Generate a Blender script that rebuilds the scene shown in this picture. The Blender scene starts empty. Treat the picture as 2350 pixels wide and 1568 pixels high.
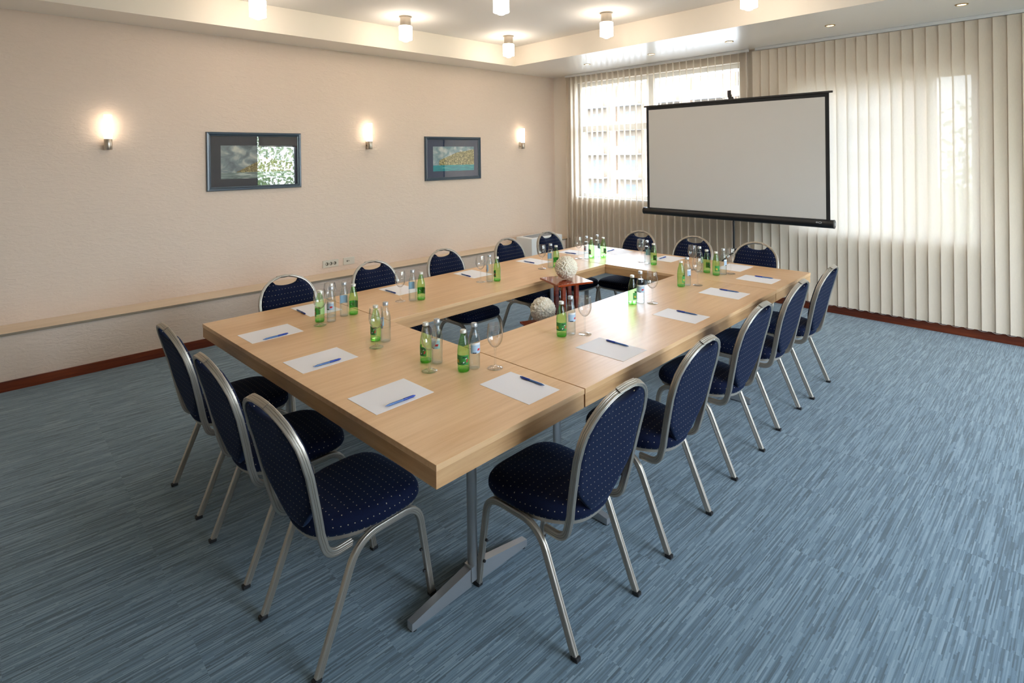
import bpy, bmesh, math, random
from mathutils import Vector, Matrix
R = math.radians
PI = math.pi
random.seed(7)
SC = bpy.context.scene
COL = SC.collection

# ------------------------------------------------------------------ helpers
def link(o):
    COL.objects.link(o); return o

def tag(o, label=None, cat=None, group=None, kind=None):
    if label: o['label'] = label
    if cat: o['category'] = cat
    if group: o['group'] = group
    if kind: o['kind'] = kind
    return o

def empty(name, loc=(0, 0, 0), rz=0.0):
    o = bpy.data.objects.new(name, None)
    o.empty_display_size = 0.05
    o.location = loc; o.rotation_euler = (0, 0, rz)
    return link(o)

def obj(name, bm, mat, parent=None, smooth=None, loc=None):
    """link a bmesh as ONE mesh object; smooth = sharp angle in degrees"""
    me = bpy.data.meshes.new(name)
    bmesh.ops.recalc_face_normals(bm, faces=bm.faces)
    bm.to_mesh(me); bm.free()
    for m in (mat if isinstance(mat, (list, tuple)) else [mat]):
        me.materials.append(m)
    if smooth is not None:
        me.polygons.foreach_set('use_smooth', [True] * len(me.polygons))
        me.set_sharp_from_angle(angle=R(smooth))
    o = bpy.data.objects.new(name, me)
    if parent: o.parent = parent
    if loc: o.location = loc
    return link(o)

def copy_tree(o, parent=None):
    c = o.copy(); link(c)
    if parent: c.parent = parent
    for ch in list(o.children):
        copy_tree(ch, c)
    return c

def box(bm, x0, x1, y0, y1, z0, z1, mi=0, bev=0.0, M=None):
    vs = [bm.verts.new((x, y, z)) for z in (z0, z1) for y in (y0, y1) for x in (x0, x1)]
    fs = [bm.faces.new([vs[i] for i in f]) for f in
          ((0, 2, 3, 1), (4, 5, 7, 6), (0, 1, 5, 4), (2, 6, 7, 3), (0, 4, 6, 2), (1, 3, 7, 5))]
    for f in fs: f.material_index = mi
    if bev > 0:
        es = list({e for f in fs for e in f.edges})
        r = bmesh.ops.bevel(bm, geom=es, offset=bev, segments=2, affect='EDGES', profile=0.6)
        vs = list({v for f in r['faces'] for v in f.verts} | {v for v in vs if v.is_valid})
    if M is not None:
        for v in vs: v.co = M @ v.co
    return vs

def lathe(bm, prof, seg=24, center=(0, 0, 0), mi=0, axis='Z'):
    """prof = [(r, z), ...]; r = 0 closes the end"""
    cx, cy, cz = center
    rings = []
    def P(r, a, z):
        if axis == 'Z': return (cx + r * math.cos(a), cy + r * math.sin(a), cz + z)
        if axis == 'Y': return (cx + r * math.cos(a), cy + z, cz + r * math.sin(a))
        return (cx + z, cy + r * math.cos(a), cz + r * math.sin(a))
    for r, z in prof:
        if r <= 1e-6: rings.append([bm.verts.new(P(0, 0, z))])
        else: rings.append([bm.verts.new(P(r, 2 * PI * k / seg, z)) for k in range(seg)])
    for a, b in zip(rings, rings[1:]):
        for k in range(seg):
            k2 = (k + 1) % seg
            if len(a) == 1 and len(b) == 1: continue
            if len(a) == 1: f = bm.faces.new((a[0], b[k], b[k2]))
            elif len(b) == 1: f = bm.faces.new((a[k], a[k2], b[0]))
            else: f = bm.faces.new((a[k], a[k2], b[k2], b[k]))
            f.material_index = mi

def sweep(bm, path, prof, n0, cap=True, mi=0):
    """sweep closed 2-D profile [(a, b)] along path; a goes along the transported normal, b along the binormal"""
    pts = [Vector(p) for p in path]
    n = Vector(n0).normalized()
    rings = []
    for i, p in enumerate(pts):
        if i == 0: t = pts[1] - pts[0]
        elif i == len(pts) - 1: t = pts[-1] - pts[-2]
        else: t = (pts[i + 1] - p).normalized() + (p - pts[i - 1]).normalized()
        t.normalize()
        n = (n - t * n.dot(t)).normalized()
        b = t.cross(n)
        k = 1.0
        if 0 < i < len(pts) - 1:
            c = (pts[i + 1] - p).normalized().dot((p - pts[i - 1]).normalized())
            k = 1.0 / max(0.6, math.sqrt(max(0.0, (1 + c) / 2)))
            # widen only in the bending direction
            d = ((pts[i + 1] - p).normalized() - (p - pts[i - 1]).normalized())
            if d.length > 1e-6: d.normalize()
            ring = []
            for u, v in prof:
                off = n * u + b * v
                if d.length > 1e-6: off += d * off.dot(d) * (k - 1)
                ring.append(bm.verts.new(p + off))
            rings.append(ring); continue
        rings.append([bm.verts.new(p + n * u + b * v) for u, v in prof])
    m = len(prof)
    for a, b2 in zip(rings, rings[1:]):
        for k in range(m):
            f = bm.faces.new((a[k], a[(k + 1) % m], b2[(k + 1) % m], b2[k])); f.material_index = mi
    if cap:
        bm.faces.new(rings[0][::-1]).material_index = mi
        bm.faces.new(rings[-1]).material_index = mi

def circ(r, n=12, rb=None):
    return [(r * math.cos(2 * PI * k / n), (rb or r) * math.sin(2 * PI * k / n)) for k in range(n)]

def fillet(pts, rads, seg=6):
    """round the inner corners of a polyline with Bezier-like arcs"""
    P = [Vector(p) for p in pts]
    out = [P[0]]
    for i in range(1, len(P) - 1):
        r = rads[i - 1]
        a = (P[i - 1] - P[i]); b = (P[i + 1] - P[i])
        ra = min(r, a.length * 0.49); rb = min(r, b.length * 0.49)
        A = P[i] + a.normalized() * ra; B = P[i] + b.normalized() * rb
        for k in range(seg + 1):
            t = k / seg
            out.append(A * (1 - t) ** 2 + P[i] * 2 * t * (1 - t) + B * t * t)
    out.append(P[-1])
    return out

# ------------------------------------------------------------------ materials
class NT:
    def __init__(s, name):
        s.m = bpy.data.materials.new(name); s.m.use_nodes = True
        s.t = s.m.node_tree; s.t.nodes.clear()
        s.out = s.t.nodes.new('ShaderNodeOutputMaterial')
    def n(s, typ, ins=None, **kw):
        nd = s.t.nodes.new('ShaderNode' + typ)
        for k, v in kw.items(): setattr(nd, k, v)
        if ins:
            for k, v in ins.items():
                sock = nd.inputs[k]
                if isinstance(v, bpy.types.NodeSocket): s.t.links.new(v, sock)
                else: sock.default_value = v
        return nd
    def math(s, op, a, b=0.0, c=0.0):
        return s.n('Math', {0: a, 1: b, 2: c}, operation=op).outputs[0]
    def mix(s, f, a, b, mode='MIX'):
        nd = s.n('Mix', data_type='RGBA', blend_type=mode)
        for k, v in ((0, f), (6, a), (7, b)):
            if isinstance(v, bpy.types.NodeSocket): s.t.links.new(v, nd.inputs[k])
            else: nd.inputs[k].default_value = v if k == 0 else (tuple(v) + (1.0,))[:4]
        return nd.outputs[2]
    def ramp(s, f, stops, interp='LINEAR'):
        nd = s.n('ValToRGB', {0: f}); cr = nd.color_ramp; cr.interpolation = interp
        while len(cr.elements) < len(stops): cr.elements.new(0.5)
        for e, (p, c) in zip(cr.elements, stops):
            e.position = p; e.color = (tuple(c) + (1.0,))[:4]
        return nd.outputs[0]
    def done(s, sh):
        s.t.links.new(sh, s.out.inputs[0]); return s.m

def srgb(r, g, b):
    f = lambda c: (c / 255 / 12.92) if c / 255 <= 0.04045 else ((c / 255 + 0.055) / 1.055) ** 2.4
    return (f(r), f(g), f(b), 1.0)

def pbr(name, col, rough=0.5, metal=0.0, spec=0.5, coat=0.0, bump=None, sheen=0.0, noise=None, crough=0.08):
    t = NT(name)
    b = t.n('BsdfPrincipled', {'Roughness': rough, 'Metallic': metal, 'Specular IOR Level': spec,
                               'Coat Weight': coat, 'Coat Roughness': crough, 'Sheen Weight': sheen})
    c = (tuple(col) + (1.0,))[:4]
    b.inputs['Base Color'].default_value = c
    tc = t.n('TexCoord')
    if noise:
        sc, amt = noise
        nz = t.n('TexNoise', {'Vector': tc.outputs['Object'], 'Scale': sc, 'Detail': 3.0})
        v = t.math('MULTIPLY_ADD', nz.outputs[0], 2 * amt, 1 - amt)
        cc = t.n('VectorMath', {0: c[:3], 'Scale': v}, operation='SCALE')
        t.t.links.new(cc.outputs[0], b.inputs['Base Color'])
    if bump:
        sc, st = bump
        nz = t.n('TexNoise', {'Vector': tc.outputs['Object'], 'Scale': sc, 'Detail': 4.0})
        bp = t.n('Bump', {'Height': nz.outputs[0], 'Strength': st, 'Distance': 0.004})
        t.t.links.new(bp.outputs[0], b.inputs['Normal'])
    return t.done(b.outputs[0])

def emis(name, col, strength, base=(0.9, 0.9, 0.88)):
    t = NT(name)
    b = t.n('BsdfPrincipled', {'Base Color': base + (1,), 'Roughness': 0.35, 'Emission Color': tuple(col) + (1,), 'Emission Strength': strength})
    return t.done(b.outputs[0])

def m_wood(name, c1, c2, c3, rough=0.3, scale=1.0, coat=0.0, axis=0):
    """straight-grained wood; grain runs along axis (0 = x, 1 = y)"""
    t = NT(name)
    tc = t.n('TexCoord').outputs['Object']
    sv = (2.2, 38, 38) if axis == 0 else (38, 2.2, 38)
    mp = t.n('Mapping', {'Vector': tc, 'Scale': tuple(v * scale for v in sv)})
    n1 = t.n('TexNoise', {'Vector': mp.outputs[0], 'Scale': 1.0, 'Detail': 5.0, 'Roughness': 0.65, 'Distortion': 0.3})
    sv2 = (0.8, 5, 5) if axis == 0 else (5, 0.8, 5)
    mp2 = t.n('Mapping', {'Vector': tc, 'Scale': tuple(v * scale for v in sv2)})
    n2 = t.n('TexNoise', {'Vector': mp2.outputs[0], 'Scale': 1.0, 'Detail': 2.0})
    f = t.math('ADD', t.math('MULTIPLY', n1.outputs[0], 0.6), t.math('MULTIPLY', n2.outputs[0], 0.4))
    col = t.ramp(f, [(0.32, c1), (0.5, c2), (0.68, c3)])
    b = t.n('BsdfPrincipled', {'Base Color': col, 'Roughness': rough, 'Coat Weight': coat, 'Coat Roughness': 0.05})
    return t.done(b.outputs[0])

def m_plaster(name, col, rough=0.75, strength=0.25):
    t = NT(name)
    tc = t.n('TexCoord').outputs['Object']
    mp = t.n('Mapping', {'Vector': tc, 'Scale': (4, 4, 11)})
    n1 = t.n('TexNoise', {'Vector': mp.outputs[0], 'Scale': 3.0, 'Detail': 8.0, 'Roughness': 0.62, 'Distortion': 1.2})
    n2 = t.n('TexNoise', {'Vector': tc, 'Scale': 0.9, 'Detail': 2.0})
    v = t.math('ADD', t.math('MULTIPLY_ADD', n1.outputs[0], 0.07, 0.965), t.math('MULTIPLY', n2.outputs[0], 0.04))
    cc = t.n('VectorMath', {0: tuple(col)[:3], 'Scale': t.math('MULTIPLY', v, 0.98)}, operation='SCALE')
    bp = t.n('Bump', {'Height': n1.outputs[0], 'Strength': strength, 'Distance': 0.01})
    b = t.n('BsdfPrincipled', {'Base Color': cc.outputs[0], 'Roughness': rough, 'Normal': bp.outputs[0], 'Specular IOR Level': 0.35})
    return t.done(b.outputs[0])

def m_carpet():
    t = NT('carpet_fabric')
    tc = t.n('TexCoord').outputs['Object']
    xyz = t.n('SeparateXYZ', {0: tc})
    X, Y = xyz.outputs[0], xyz.outputs[1]
    # carpet tiles: half a metre, each with its own offset
    tx = t.math('FLOOR', t.math('DIVIDE', X, 0.5)); ty = t.math('FLOOR', t.math('DIVIDE', Y, 0.5))
    tv = t.n('CombineXYZ', {0: tx, 1: ty, 2: 0.0})
    tw = t.n('TexWhiteNoise', {'Vector': tv.outputs[0]}, noise_dimensions='3D')
    off = t.math('MULTIPLY', tw.outputs[0], 7.0)
    def dashes(rowh, length, seed):
        row = t.math('FLOOR', t.math('DIVIDE', Y, rowh))
        rw = t.n('TexWhiteNoise', {'W': t.math('ADD', row, seed)}, noise_dimensions='1D')
        xx = t.math('ADD', t.math('DIVIDE', X, length), t.math('ADD', t.math('MULTIPLY', rw.outputs[0], 13.0), off))
        cell = t.math('FLOOR', xx)
        cv = t.n('CombineXYZ', {0: cell, 1: row, 2: seed})
        return t.n('TexWhiteNoise', {'Vector': cv.outputs[0]}, noise_dimensions='3D').outputs[0]
    d1 = dashes(0.0044, 0.13, 3.0)
    d2 = dashes(0.0072, 0.20, 9.0)
    d3 = dashes(0.018, 0.26, 21.0)
    mp = t.n('Mapping', {'Vector': tc, 'Scale': (5, 230, 1)})
    nz = t.n('TexNoise', {'Vector': mp.outputs[0], 'Scale': 1.0, 'Detail': 3.0, 'Roughness': 0.6})
    f = t.math('ADD', t.math('MULTIPLY', d1, 0.36), t.math('MULTIPLY', d2, 0.22))
    f = t.math('ADD', f, t.math('MULTIPLY', nz.outputs[0], 0.37))
    f = t.math('ADD', f, t.math('MULTIPLY', d3, 0.05))
    fine = t.n('TexNoise', {'Vector': tc, 'Scale': 420.0, 'Detail': 2.0})
    f2 = t.math('ADD', f, t.math('MULTIPLY_ADD', fine.outputs[0], 0.16, -0.08))
    col = t.ramp(f2, [(0.28, srgb(74, 91, 100)), (0.45, srgb(94, 115, 128)), (0.56, srgb(109, 131, 144)), (0.76, srgb(134, 154, 165))])
    big = t.n('TexNoise', {'Vector': tc, 'Scale': 1.1, 'Detail': 1.0})
    col = t.mix(t.math('MULTIPLY', big.outputs[0], 0.18), col, srgb(112, 130, 142))
    h = t.math('ADD', t.math('MULTIPLY', f, 0.8), t.math('MULTIPLY', fine.outputs[0], 0.5))
    bp = t.n('Bump', {'Height': h, 'Strength': 0.45, 'Distance': 0.004})
    b = t.n('BsdfPrincipled', {'Base Color': col, 'Roughness': 0.95, 'Specular IOR Level': 0.15, 'Normal': bp.outputs[0],
                               'Sheen Weight': 0.25, 'Sheen Roughness': 0.5})
    return t.done(b.outputs[0])

def m_dotfabric(name, plane):
    """navy cloth with small beige dots woven in staggered rows; plane 'xy' or 'xz'"""
    t = NT(name)
    DU, DV = 0.0215, 0.030
    tc = t.n('TexCoord').outputs['Object']
    s = t.n('SeparateXYZ', {0: tc})
    nn = t.n('SeparateXYZ', {0: t.n('TexCoord').outputs['Normal']})
    nx, ny, nz_ = [t.math('ABSOLUTE', nn.outputs[i]) for i in range(3)]
    side = t.math('GREATER_THAN', nx, t.math('MULTIPLY', ny, 1.0))
    top = t.math('GREATER_THAN', nz_, 0.6)
    def pick(f, a, b): return t.math('MULTIPLY_ADD', f, t.math('SUBTRACT', b, a), a)
    if plane == 'xy':
        us = pick(side, s.outputs[0], s.outputs[1])
        U = t.math('DIVIDE', pick(top, us, s.outputs[0]), DU)
        V = t.math('DIVIDE', pick(top, s.outputs[2], s.outputs[1]), DV)
    else:
        U = t.math('DIVIDE', pick(side, s.outputs[0], s.outputs[1]), DU)
        V = t.math('DIVIDE', s.outputs[2], DV)
    row = t.math('FLOOR', V)
    odd = t.math('MULTIPLY', t.math('ABSOLUTE', t.math('MODULO', row, 2.0)), 0.5)
    u = t.math('MULTIPLY', t.math('SUBTRACT', t.math('FRACT', t.math('ADD', U, odd)), 0.5), DU)
    v = t.math('MULTIPLY', t.math('SUBTRACT', t.math('FRACT', V), 0.5), DV)
    d = t.math('SQRT', t.math('ADD', t.math('MULTIPLY', u, u), t.math('MULTIPLY', v, v)))
    mask = t.math('LESS_THAN', d, 0.0017)
    nz = t.n('TexNoise', {'Vector': tc, 'Scale': 900.0, 'Detail': 1.0})
    base = t.ramp(nz.outputs[0], [(0.3, (0.0010, 0.0028, 0.014)), (0.7, (0.0026, 0.0075, 0.034))])
    col = t.mix(mask, base, srgb(176, 164, 140))
    bp = t.n('Bump', {'Height': nz.outputs[0], 'Strength': 0.25, 'Distance': 0.001})
    b = t.n('BsdfPrincipled', {'Base Color': col, 'Roughness': 0.9, 'Specular IOR Level': 0.2, 'Sheen Weight': 0.07,
                               'Sheen Roughness': 0.45, 'Sheen Tint': (0.25, 0.5, 1.0, 1.0), 'Normal': bp.outputs[0]})
    return t.done(b.outputs[0])

def m_vane():
    t = NT('vane_fabric')
    tc = t.n('TexCoord').outputs['Object']
    mp = t.n('Mapping', {'Vector': tc, 'Scale': (300, 300, 40)})
    nz = t.n('TexNoise', {'Vector': mp.outputs[0], 'Scale': 1.0, 'Detail': 2.0})
    v = t.math('MULTIPLY_ADD', nz.outputs[0], 0.12, 0.94)
    c1 = t.n('VectorMath', {0: (0.79, 0.68, 0.545), 'Scale': v}, operation='SCALE')
    d = t.n('BsdfDiffuse', {'Color': c1.outputs[0]})
    c2 = t.n('VectorMath', {0: (0.82, 0.76, 0.68), 'Scale': v}, operation='SCALE')
    tr = t.n('BsdfTranslucent', {'Color': c2.outputs[0]})
    mx = t.n('MixShader', {0: 0.145, 1: d.outputs[0], 2: tr.outputs[0]})
    # open weave: part of the light passes straight through the sheer cloth
    tp = t.n('BsdfTransparent', {'Color': (1.0, 0.985, 0.96, 1.0)})
    m2 = t.n('MixShader', {0: 0.025, 1: mx.outputs[0], 2: tp.outputs[0]})
    return t.done(m2.outputs[0])

def m_clear(name, tint=(1, 1, 1), edge=(1, 1, 1), ior=1.5, rough=0.0, edge_pow=1.0):
    """thin clear material: transparent in the middle, tinted and reflective towards the rim"""
    t = NT(name)
    lw = t.n('LayerWeight', {'Blend': 0.5})
    f0 = ((ior - 1) / (ior + 1)) ** 2
    fr = t.n('Math', {0: t.math('POWER', lw.outputs[1], 5.0), 1: 1 - f0, 2: f0}, operation='MULTIPLY_ADD')
    f = t.math('POWER', lw.outputs[1], edge_pow)
    col = t.mix(f, tint, edge)
    tr = t.n('BsdfTransparent', {'Color': col})
    gl = t.n('BsdfGlossy', {'Color': (1, 1, 1, 1), 'Roughness': rough})
    mx = t.n('MixShader', {0: fr.outputs[0], 1: tr.outputs[0], 2: gl.outputs[0]})
    return t.done(mx.outputs[0])

def m_painting(name, kind):
    """a small seascape; local x -0.5..0.5 and z -0.5..0.5 of a unit card"""
    t = NT(name)
    tc = t.n('TexCoord').outputs['Generated']
    s = t.n('SeparateXYZ', {0: tc}); X, Z = s.outputs[0], s.outputs[2]
    v2 = t.n('CombineXYZ', {0: t.math('MULTIPLY', X, 1.9), 1: Z, 2: 0.0}).outputs[0]
    cl = t.n('TexNoise', {'Vector': v2, 'Scale': 3.6, 'Detail': 6.0, 'Distortion': 0.6})
    rg = t.n('TexNoise', {'Vector': v2, 'Scale': 16.0, 'Detail': 6.0, 'Roughness': 0.7, 'Distortion': 1.0})
    wv = t.n('TexNoise', {'Vector': t.n('CombineXYZ', {0: t.math('MULTIPLY', X, 5.0), 1: t.math('MULTIPLY', Z, 24.0), 2: 0.0}).outputs[0],
                          'Scale': 1.0, 'Detail': 5.0, 'Distortion': 0.8})
    jag = t.math('MULTIPLY_ADD', rg.outputs[0], 0.09, -0.045)
    if kind == 0:
        sky = t.ramp(cl.outputs[0], [(0.3, srgb(86, 98, 104)), (0.5, srgb(132, 146, 150)), (0.68, srgb(206, 208, 196))])
        rock = t.ramp(rg.outputs[0], [(0.3, srgb(58, 50, 34)), (0.5, srgb(128, 112, 66)), (0.7, srgb(206, 192, 136))])
        sea = t.ramp(wv.outputs[0], [(0.32, srgb(70, 88, 86)), (0.52, srgb(128, 146, 142)), (0.66, srgb(216, 222, 214))])
        hill = t.math('LESS_THAN', t.math('ADD', Z, jag), t.math('MINIMUM', t.math('MULTIPLY_ADD', X, 1.1, -0.03), t.math('MULTIPLY_ADD', X, -0.5, 0.95)))
        seam = t.math('LESS_THAN', t.math('ADD', Z, t.math('MULTIPLY', jag, 0.6)), 0.19)
    else:
        sky = t.ramp(cl.outputs[0], [(0.34, srgb(98, 136, 150)), (0.5, srgb(150, 172, 178)), (0.66, srgb(208, 212, 208))])
        rock = t.ramp(rg.outputs[0], [(0.36, srgb(60, 58, 36)), (0.5, srgb(146, 138, 88)), (0.62, srgb(226, 214, 158))])
        sea = t.ramp(wv.outputs[0], [(0.3, srgb(0, 122, 140)), (0.6, srgb(10, 160, 168)), (0.72, srgb(150, 214, 210))])
        hill = t.math('LESS_THAN', t.math('ADD', Z, jag), t.math('MINIMUM', t.math('MULTIPLY_ADD', X, 0.75, 0.33), t.math('MULTIPLY_ADD', X, 0.28, 0.60)))
        hill = t.math('MULTIPLY', hill, t.math('GREATER_THAN', t.math('ADD', X, jag), 0.14))
        seam = t.math('LESS_THAN', t.math('ADD', Z, t.math('MULTIPLY', jag, 0.4)), 0.24)
    col = t.mix(hill, sky, rock)
    col = t.mix(seam, col, sea)
    col = t.mix(1.0, col, (1.25, 1.25, 1.22), 'MULTIPLY')
    b = t.n('BsdfPrincipled', {'Base Color': col, 'Roughness': 0.6})
    return t.done(b.outputs[0])

def m_leaf(name, c1, c2):
    t = NT(name)
    oi = t.n('TexCoord').outputs['Object']
    nz = t.n('TexNoise', {'Vector': oi, 'Scale': 2.5, 'Detail': 2.0})
    col = t.ramp(nz.outputs[0], [(0.35, c1), (0.65, c2)])
    d = t.n('BsdfDiffuse', {'Color': col}); tr = t.n('BsdfTranslucent', {'Color': col})
    return t.done(t.n('MixShader', {0: 0.35, 1: d.outputs[0], 2: tr.outputs[0]}).outputs[0])

M = {}
M['wall'] = m_plaster('painted_plaster', (0.81, 0.665, 0.55), strength=0.6)
M['wall2'] = m_plaster('painted_plaster_smooth', (0.80, 0.72, 0.62), strength=0.08)
M['ceil'] = pbr('ceiling_paint', (0.90, 0.87, 0.82), 0.8)
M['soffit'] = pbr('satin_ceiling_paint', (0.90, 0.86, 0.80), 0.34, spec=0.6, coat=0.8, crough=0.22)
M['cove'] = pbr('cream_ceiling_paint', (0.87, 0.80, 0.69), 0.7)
M['carpet'] = m_carpet()
M['base'] = m_wood('baseboard_wood', srgb(70, 24, 8)[:3], srgb(104, 42, 16)[:3], srgb(132, 62, 28)[:3], 0.35, 1.5)
M['ledge'] = m_wood('ledge_board', srgb(214, 190, 160)[:3], srgb(224, 202, 174)[:3], srgb(232, 212, 188)[:3], 0.4)
M['ledge_edge_shaded'] = pbr('ledge_edge_shaded', srgb(150, 136, 116), 0.5)  # darker than the board: the edge's shade is put into its colour
M['beech'] = m_wood('beech_laminate', srgb(208, 161, 112)[:3], srgb(222, 179, 132)[:3], srgb(232, 192, 147)[:3], 0.31, 0.9, axis=0)
M['beech_y'] = m_wood('beech_laminate_cross', srgb(208, 161, 112)[:3], srgb(222, 179, 132)[:3], srgb(232, 192, 147)[:3], 0.31, 0.9, axis=1)
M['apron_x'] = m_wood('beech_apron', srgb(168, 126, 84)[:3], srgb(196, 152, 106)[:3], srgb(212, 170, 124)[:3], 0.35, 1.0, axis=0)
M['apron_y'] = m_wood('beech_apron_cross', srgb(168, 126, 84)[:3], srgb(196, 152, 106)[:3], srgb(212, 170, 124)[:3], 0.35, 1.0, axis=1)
M['tubeleg'] = pbr('grey_leg_metal', srgb(176, 178, 180), 0.38, metal=0.75)
M['frame'] = pbr('champagne_aluminium', srgb(180, 172, 160), 0.38, metal=0.8)
M['rubber'] = pbr('black_rubber', (0.012, 0.012, 0.013), 0.6)
M['seat'] = m_dotfabric('dotted_seat_cloth', 'xy')
M['back'] = m_dotfabric('dotted_back_cloth', 'xz')
M['vane'] = m_vane()
M['white'] = pbr('white_plastic', (0.80, 0.79, 0.76), 0.4)
M['offwhite'] = pbr('off_white_plastic', (0.70, 0.66, 0.56), 0.4)
M['holes'] = pbr('socket_hole', (0.12, 0.11, 0.08), 0.5)
M['upvc'] = pbr('window_frame_paint', (0.78, 0.77, 0.74), 0.35)
M['pane'] = m_clear('window_glass', (0.97, 0.985, 0.98), (0.9, 0.95, 0.94))
M['pane_dim'] = m_clear('dimming_window_glass', (0.80, 0.81, 0.81), (0.7, 0.72, 0.72))  # grey tint added to dim the daylight and the view outside
M['glass'] = m_clear('drinking_glass', (0.99, 0.99, 0.99), (0.50, 0.52, 0.53), 1.7, 0.02, 3.0)
M['picglass'] = m_clear('picture_glass', (0.97, 0.97, 0.97), (0.9, 0.9, 0.9), 1.62)
M['clearbottle'] = m_clear('clear_bottle_glass', (0.93, 0.96, 0.97), (0.55, 0.59, 0.61), 1.5, 0.02, 2.5)
M['greenbottle'] = m_clear('green_bottle_glass', (0.72, 0.96, 0.62), (0.18, 0.62, 0.20), 1.5, 0.02, 2.0)
M['water'] = m_clear('water', (0.97, 0.99, 0.99), (0.86, 0.90, 0.92), 1.12)
M['bluelabel'] = pbr('pale_blue_label', srgb(168, 192, 212), 0.5)
M['whitelabel'] = pbr('white_label', srgb(222, 224, 224), 0.5)
M['redmark'] = pbr('red_mark', srgb(190, 40, 50), 0.5)
M['darkmark'] = pbr('dark_mark', srgb(40, 52, 70), 0.5)
M['greenlabel'] = pbr('green_label', srgb(56, 138, 62), 0.45)
M['darkgreen'] = pbr('dark_green_mark', srgb(16, 76, 48), 0.45)
M['yellowmark'] = pbr('lime_mark', srgb(196, 176, 60), 0.45)
M['cap'] = pbr('pale_bottle_cap', srgb(214, 212, 200), 0.35, metal=0.2)
M['capgrey'] = pbr('silver_bottle_cap', srgb(186, 190, 194), 0.3, metal=0.6)
M['paper'] = pbr('white_paper', srgb(236, 232, 232), 0.6)
M['pen'] = pbr('blue_pen_plastic', srgb(26, 60, 150), 0.25)
M['penclear'] = pbr('pen_barrel', srgb(76, 108, 160), 0.2)
M['mahogany'] = m_wood('mahogany', srgb(100, 30, 10)[:3], srgb(150, 54, 20)[:3], srgb(176, 74, 32)[:3], 0.16, 1.6, coat=1.0)
M['petal'] = pbr('cream_petals', (0.92, 0.84, 0.68), 0.9)
M['black'] = pbr('black_metal', (0.008, 0.008, 0.009), 0.35)
M['blackmat'] = pbr('black_cloth', (0.010, 0.010, 0.011), 0.8)
M['sheet'] = pbr('matt_white_sheet', srgb(202, 199, 193), 0.85)
M['grey'] = pbr('grey_print', srgb(150, 150, 150), 0.5)
M['chrome'] = pbr('brushed_nickel', srgb(190, 180, 166), 0.28, metal=0.9)
M['lampglass'] = emis('lit_opal_glass', (1.0, 0.86, 0.72), 8.8)
M['sconceglass'] = emis('lit_frosted_glass', (1.0, 0.84, 0.66), 2.4)
M['spot'] = emis('lit_halogen_lens', (1.0, 0.82, 0.60), 5.0)
M['spotring'] = pbr('brass_ring', srgb(190, 160, 110), 0.3, metal=0.8)
M['picframe'] = pbr('slate_blue_frame', srgb(48, 68, 84), 0.28, coat=0.4)
M['mat1'] = pbr('dark_navy_mount', srgb(34, 38, 52), 0.6)
M['mat2'] = pbr('blue_mount', srgb(44, 62, 96), 0.6)
M['paint0'] = m_painting('stormy_coast_painting', 0)
M['paint1'] = m_painting('turquoise_coast_painting', 1)
M['leaf'] = m_leaf('leaf_green', (0.05, 0.16, 0.03), (0.22, 0.36, 0.10))
M['leaf2'] = m_leaf('leaf_pale', (0.16, 0.26, 0.08), (0.42, 0.48, 0.26))
M['bark'] = pbr('bark', (0.14, 0.09, 0.06), 0.9, bump=(20, 0.5))
M['facade'] = pbr('cream_render', srgb(112, 101, 88), 0.9, noise=(0.3, 0.05))
M['facade2'] = pbr('peach_render', srgb(138, 116, 98), 0.9)
M['parapet'] = pbr('white_parapet', srgb(140, 140, 140), 0.8)
M['extglass'] = pbr('dark_window_glass', srgb(84, 92, 102), 0.4)
M['ground'] = pbr('pale_paving', (0.24, 0.235, 0.225), 0.95, noise=(0.4, 0.15))

# ------------------------------------------------------------------ calibration of the place
TY = R(2.4256)                       # the table group stands slightly askew in the room
ct, st = math.cos(TY), math.sin(TY)
def T(x, y, z=0.0): return Vector((x * ct - y * st, x * st + y * ct, z))
XW, YW, YF = 5.513, 4.467, 4.178      # window wall, picture wall, face of the boxed-in dado
ZS, ZC = 2.915, 3.173                # border ceiling and raised ceiling
XB, YB = -2.7, -3.2                  # walls behind the camera
ZT = 0.74                            # table top

# ------------------------------------------------------------------ room shell
def struct(name, bm, m, smooth=None):
    o = obj(name, bm, m, None, smooth); o['kind'] = 'structure'; return o

bm = bmesh.new(); box(bm, XB - 0.2, XW + 0.25, YB - 0.25, YW + 0.2, -0.25, 0.0)
struct('floor', bm, M['carpet'])

def wall_with_holes(bm, axis, p0, p1, a0, a1, z0, z1, holes):
    """wall slab between p0 and p1 on its thin axis, a0..a1 along, with rectangular holes (a0, a1, z0, z1)"""
    def put(b0, b1, c0, c1):
        if b1 - b0 < 1e-4 or c1 - c0 < 1e-4: return
        if axis == 'x': box(bm, p0, p1, b0, b1, c0, c1)
        else: box(bm, b0, b1, p0, p1, c0, c1)
    cur = a0
    for h in sorted(holes):
        put(cur, h[0], z0, z1)
        put(h[0], h[1], z0, h[2]); put(h[0], h[1], h[3], z1)
        cur = h[1]
    put(cur, a1, z0, z1)

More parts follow.
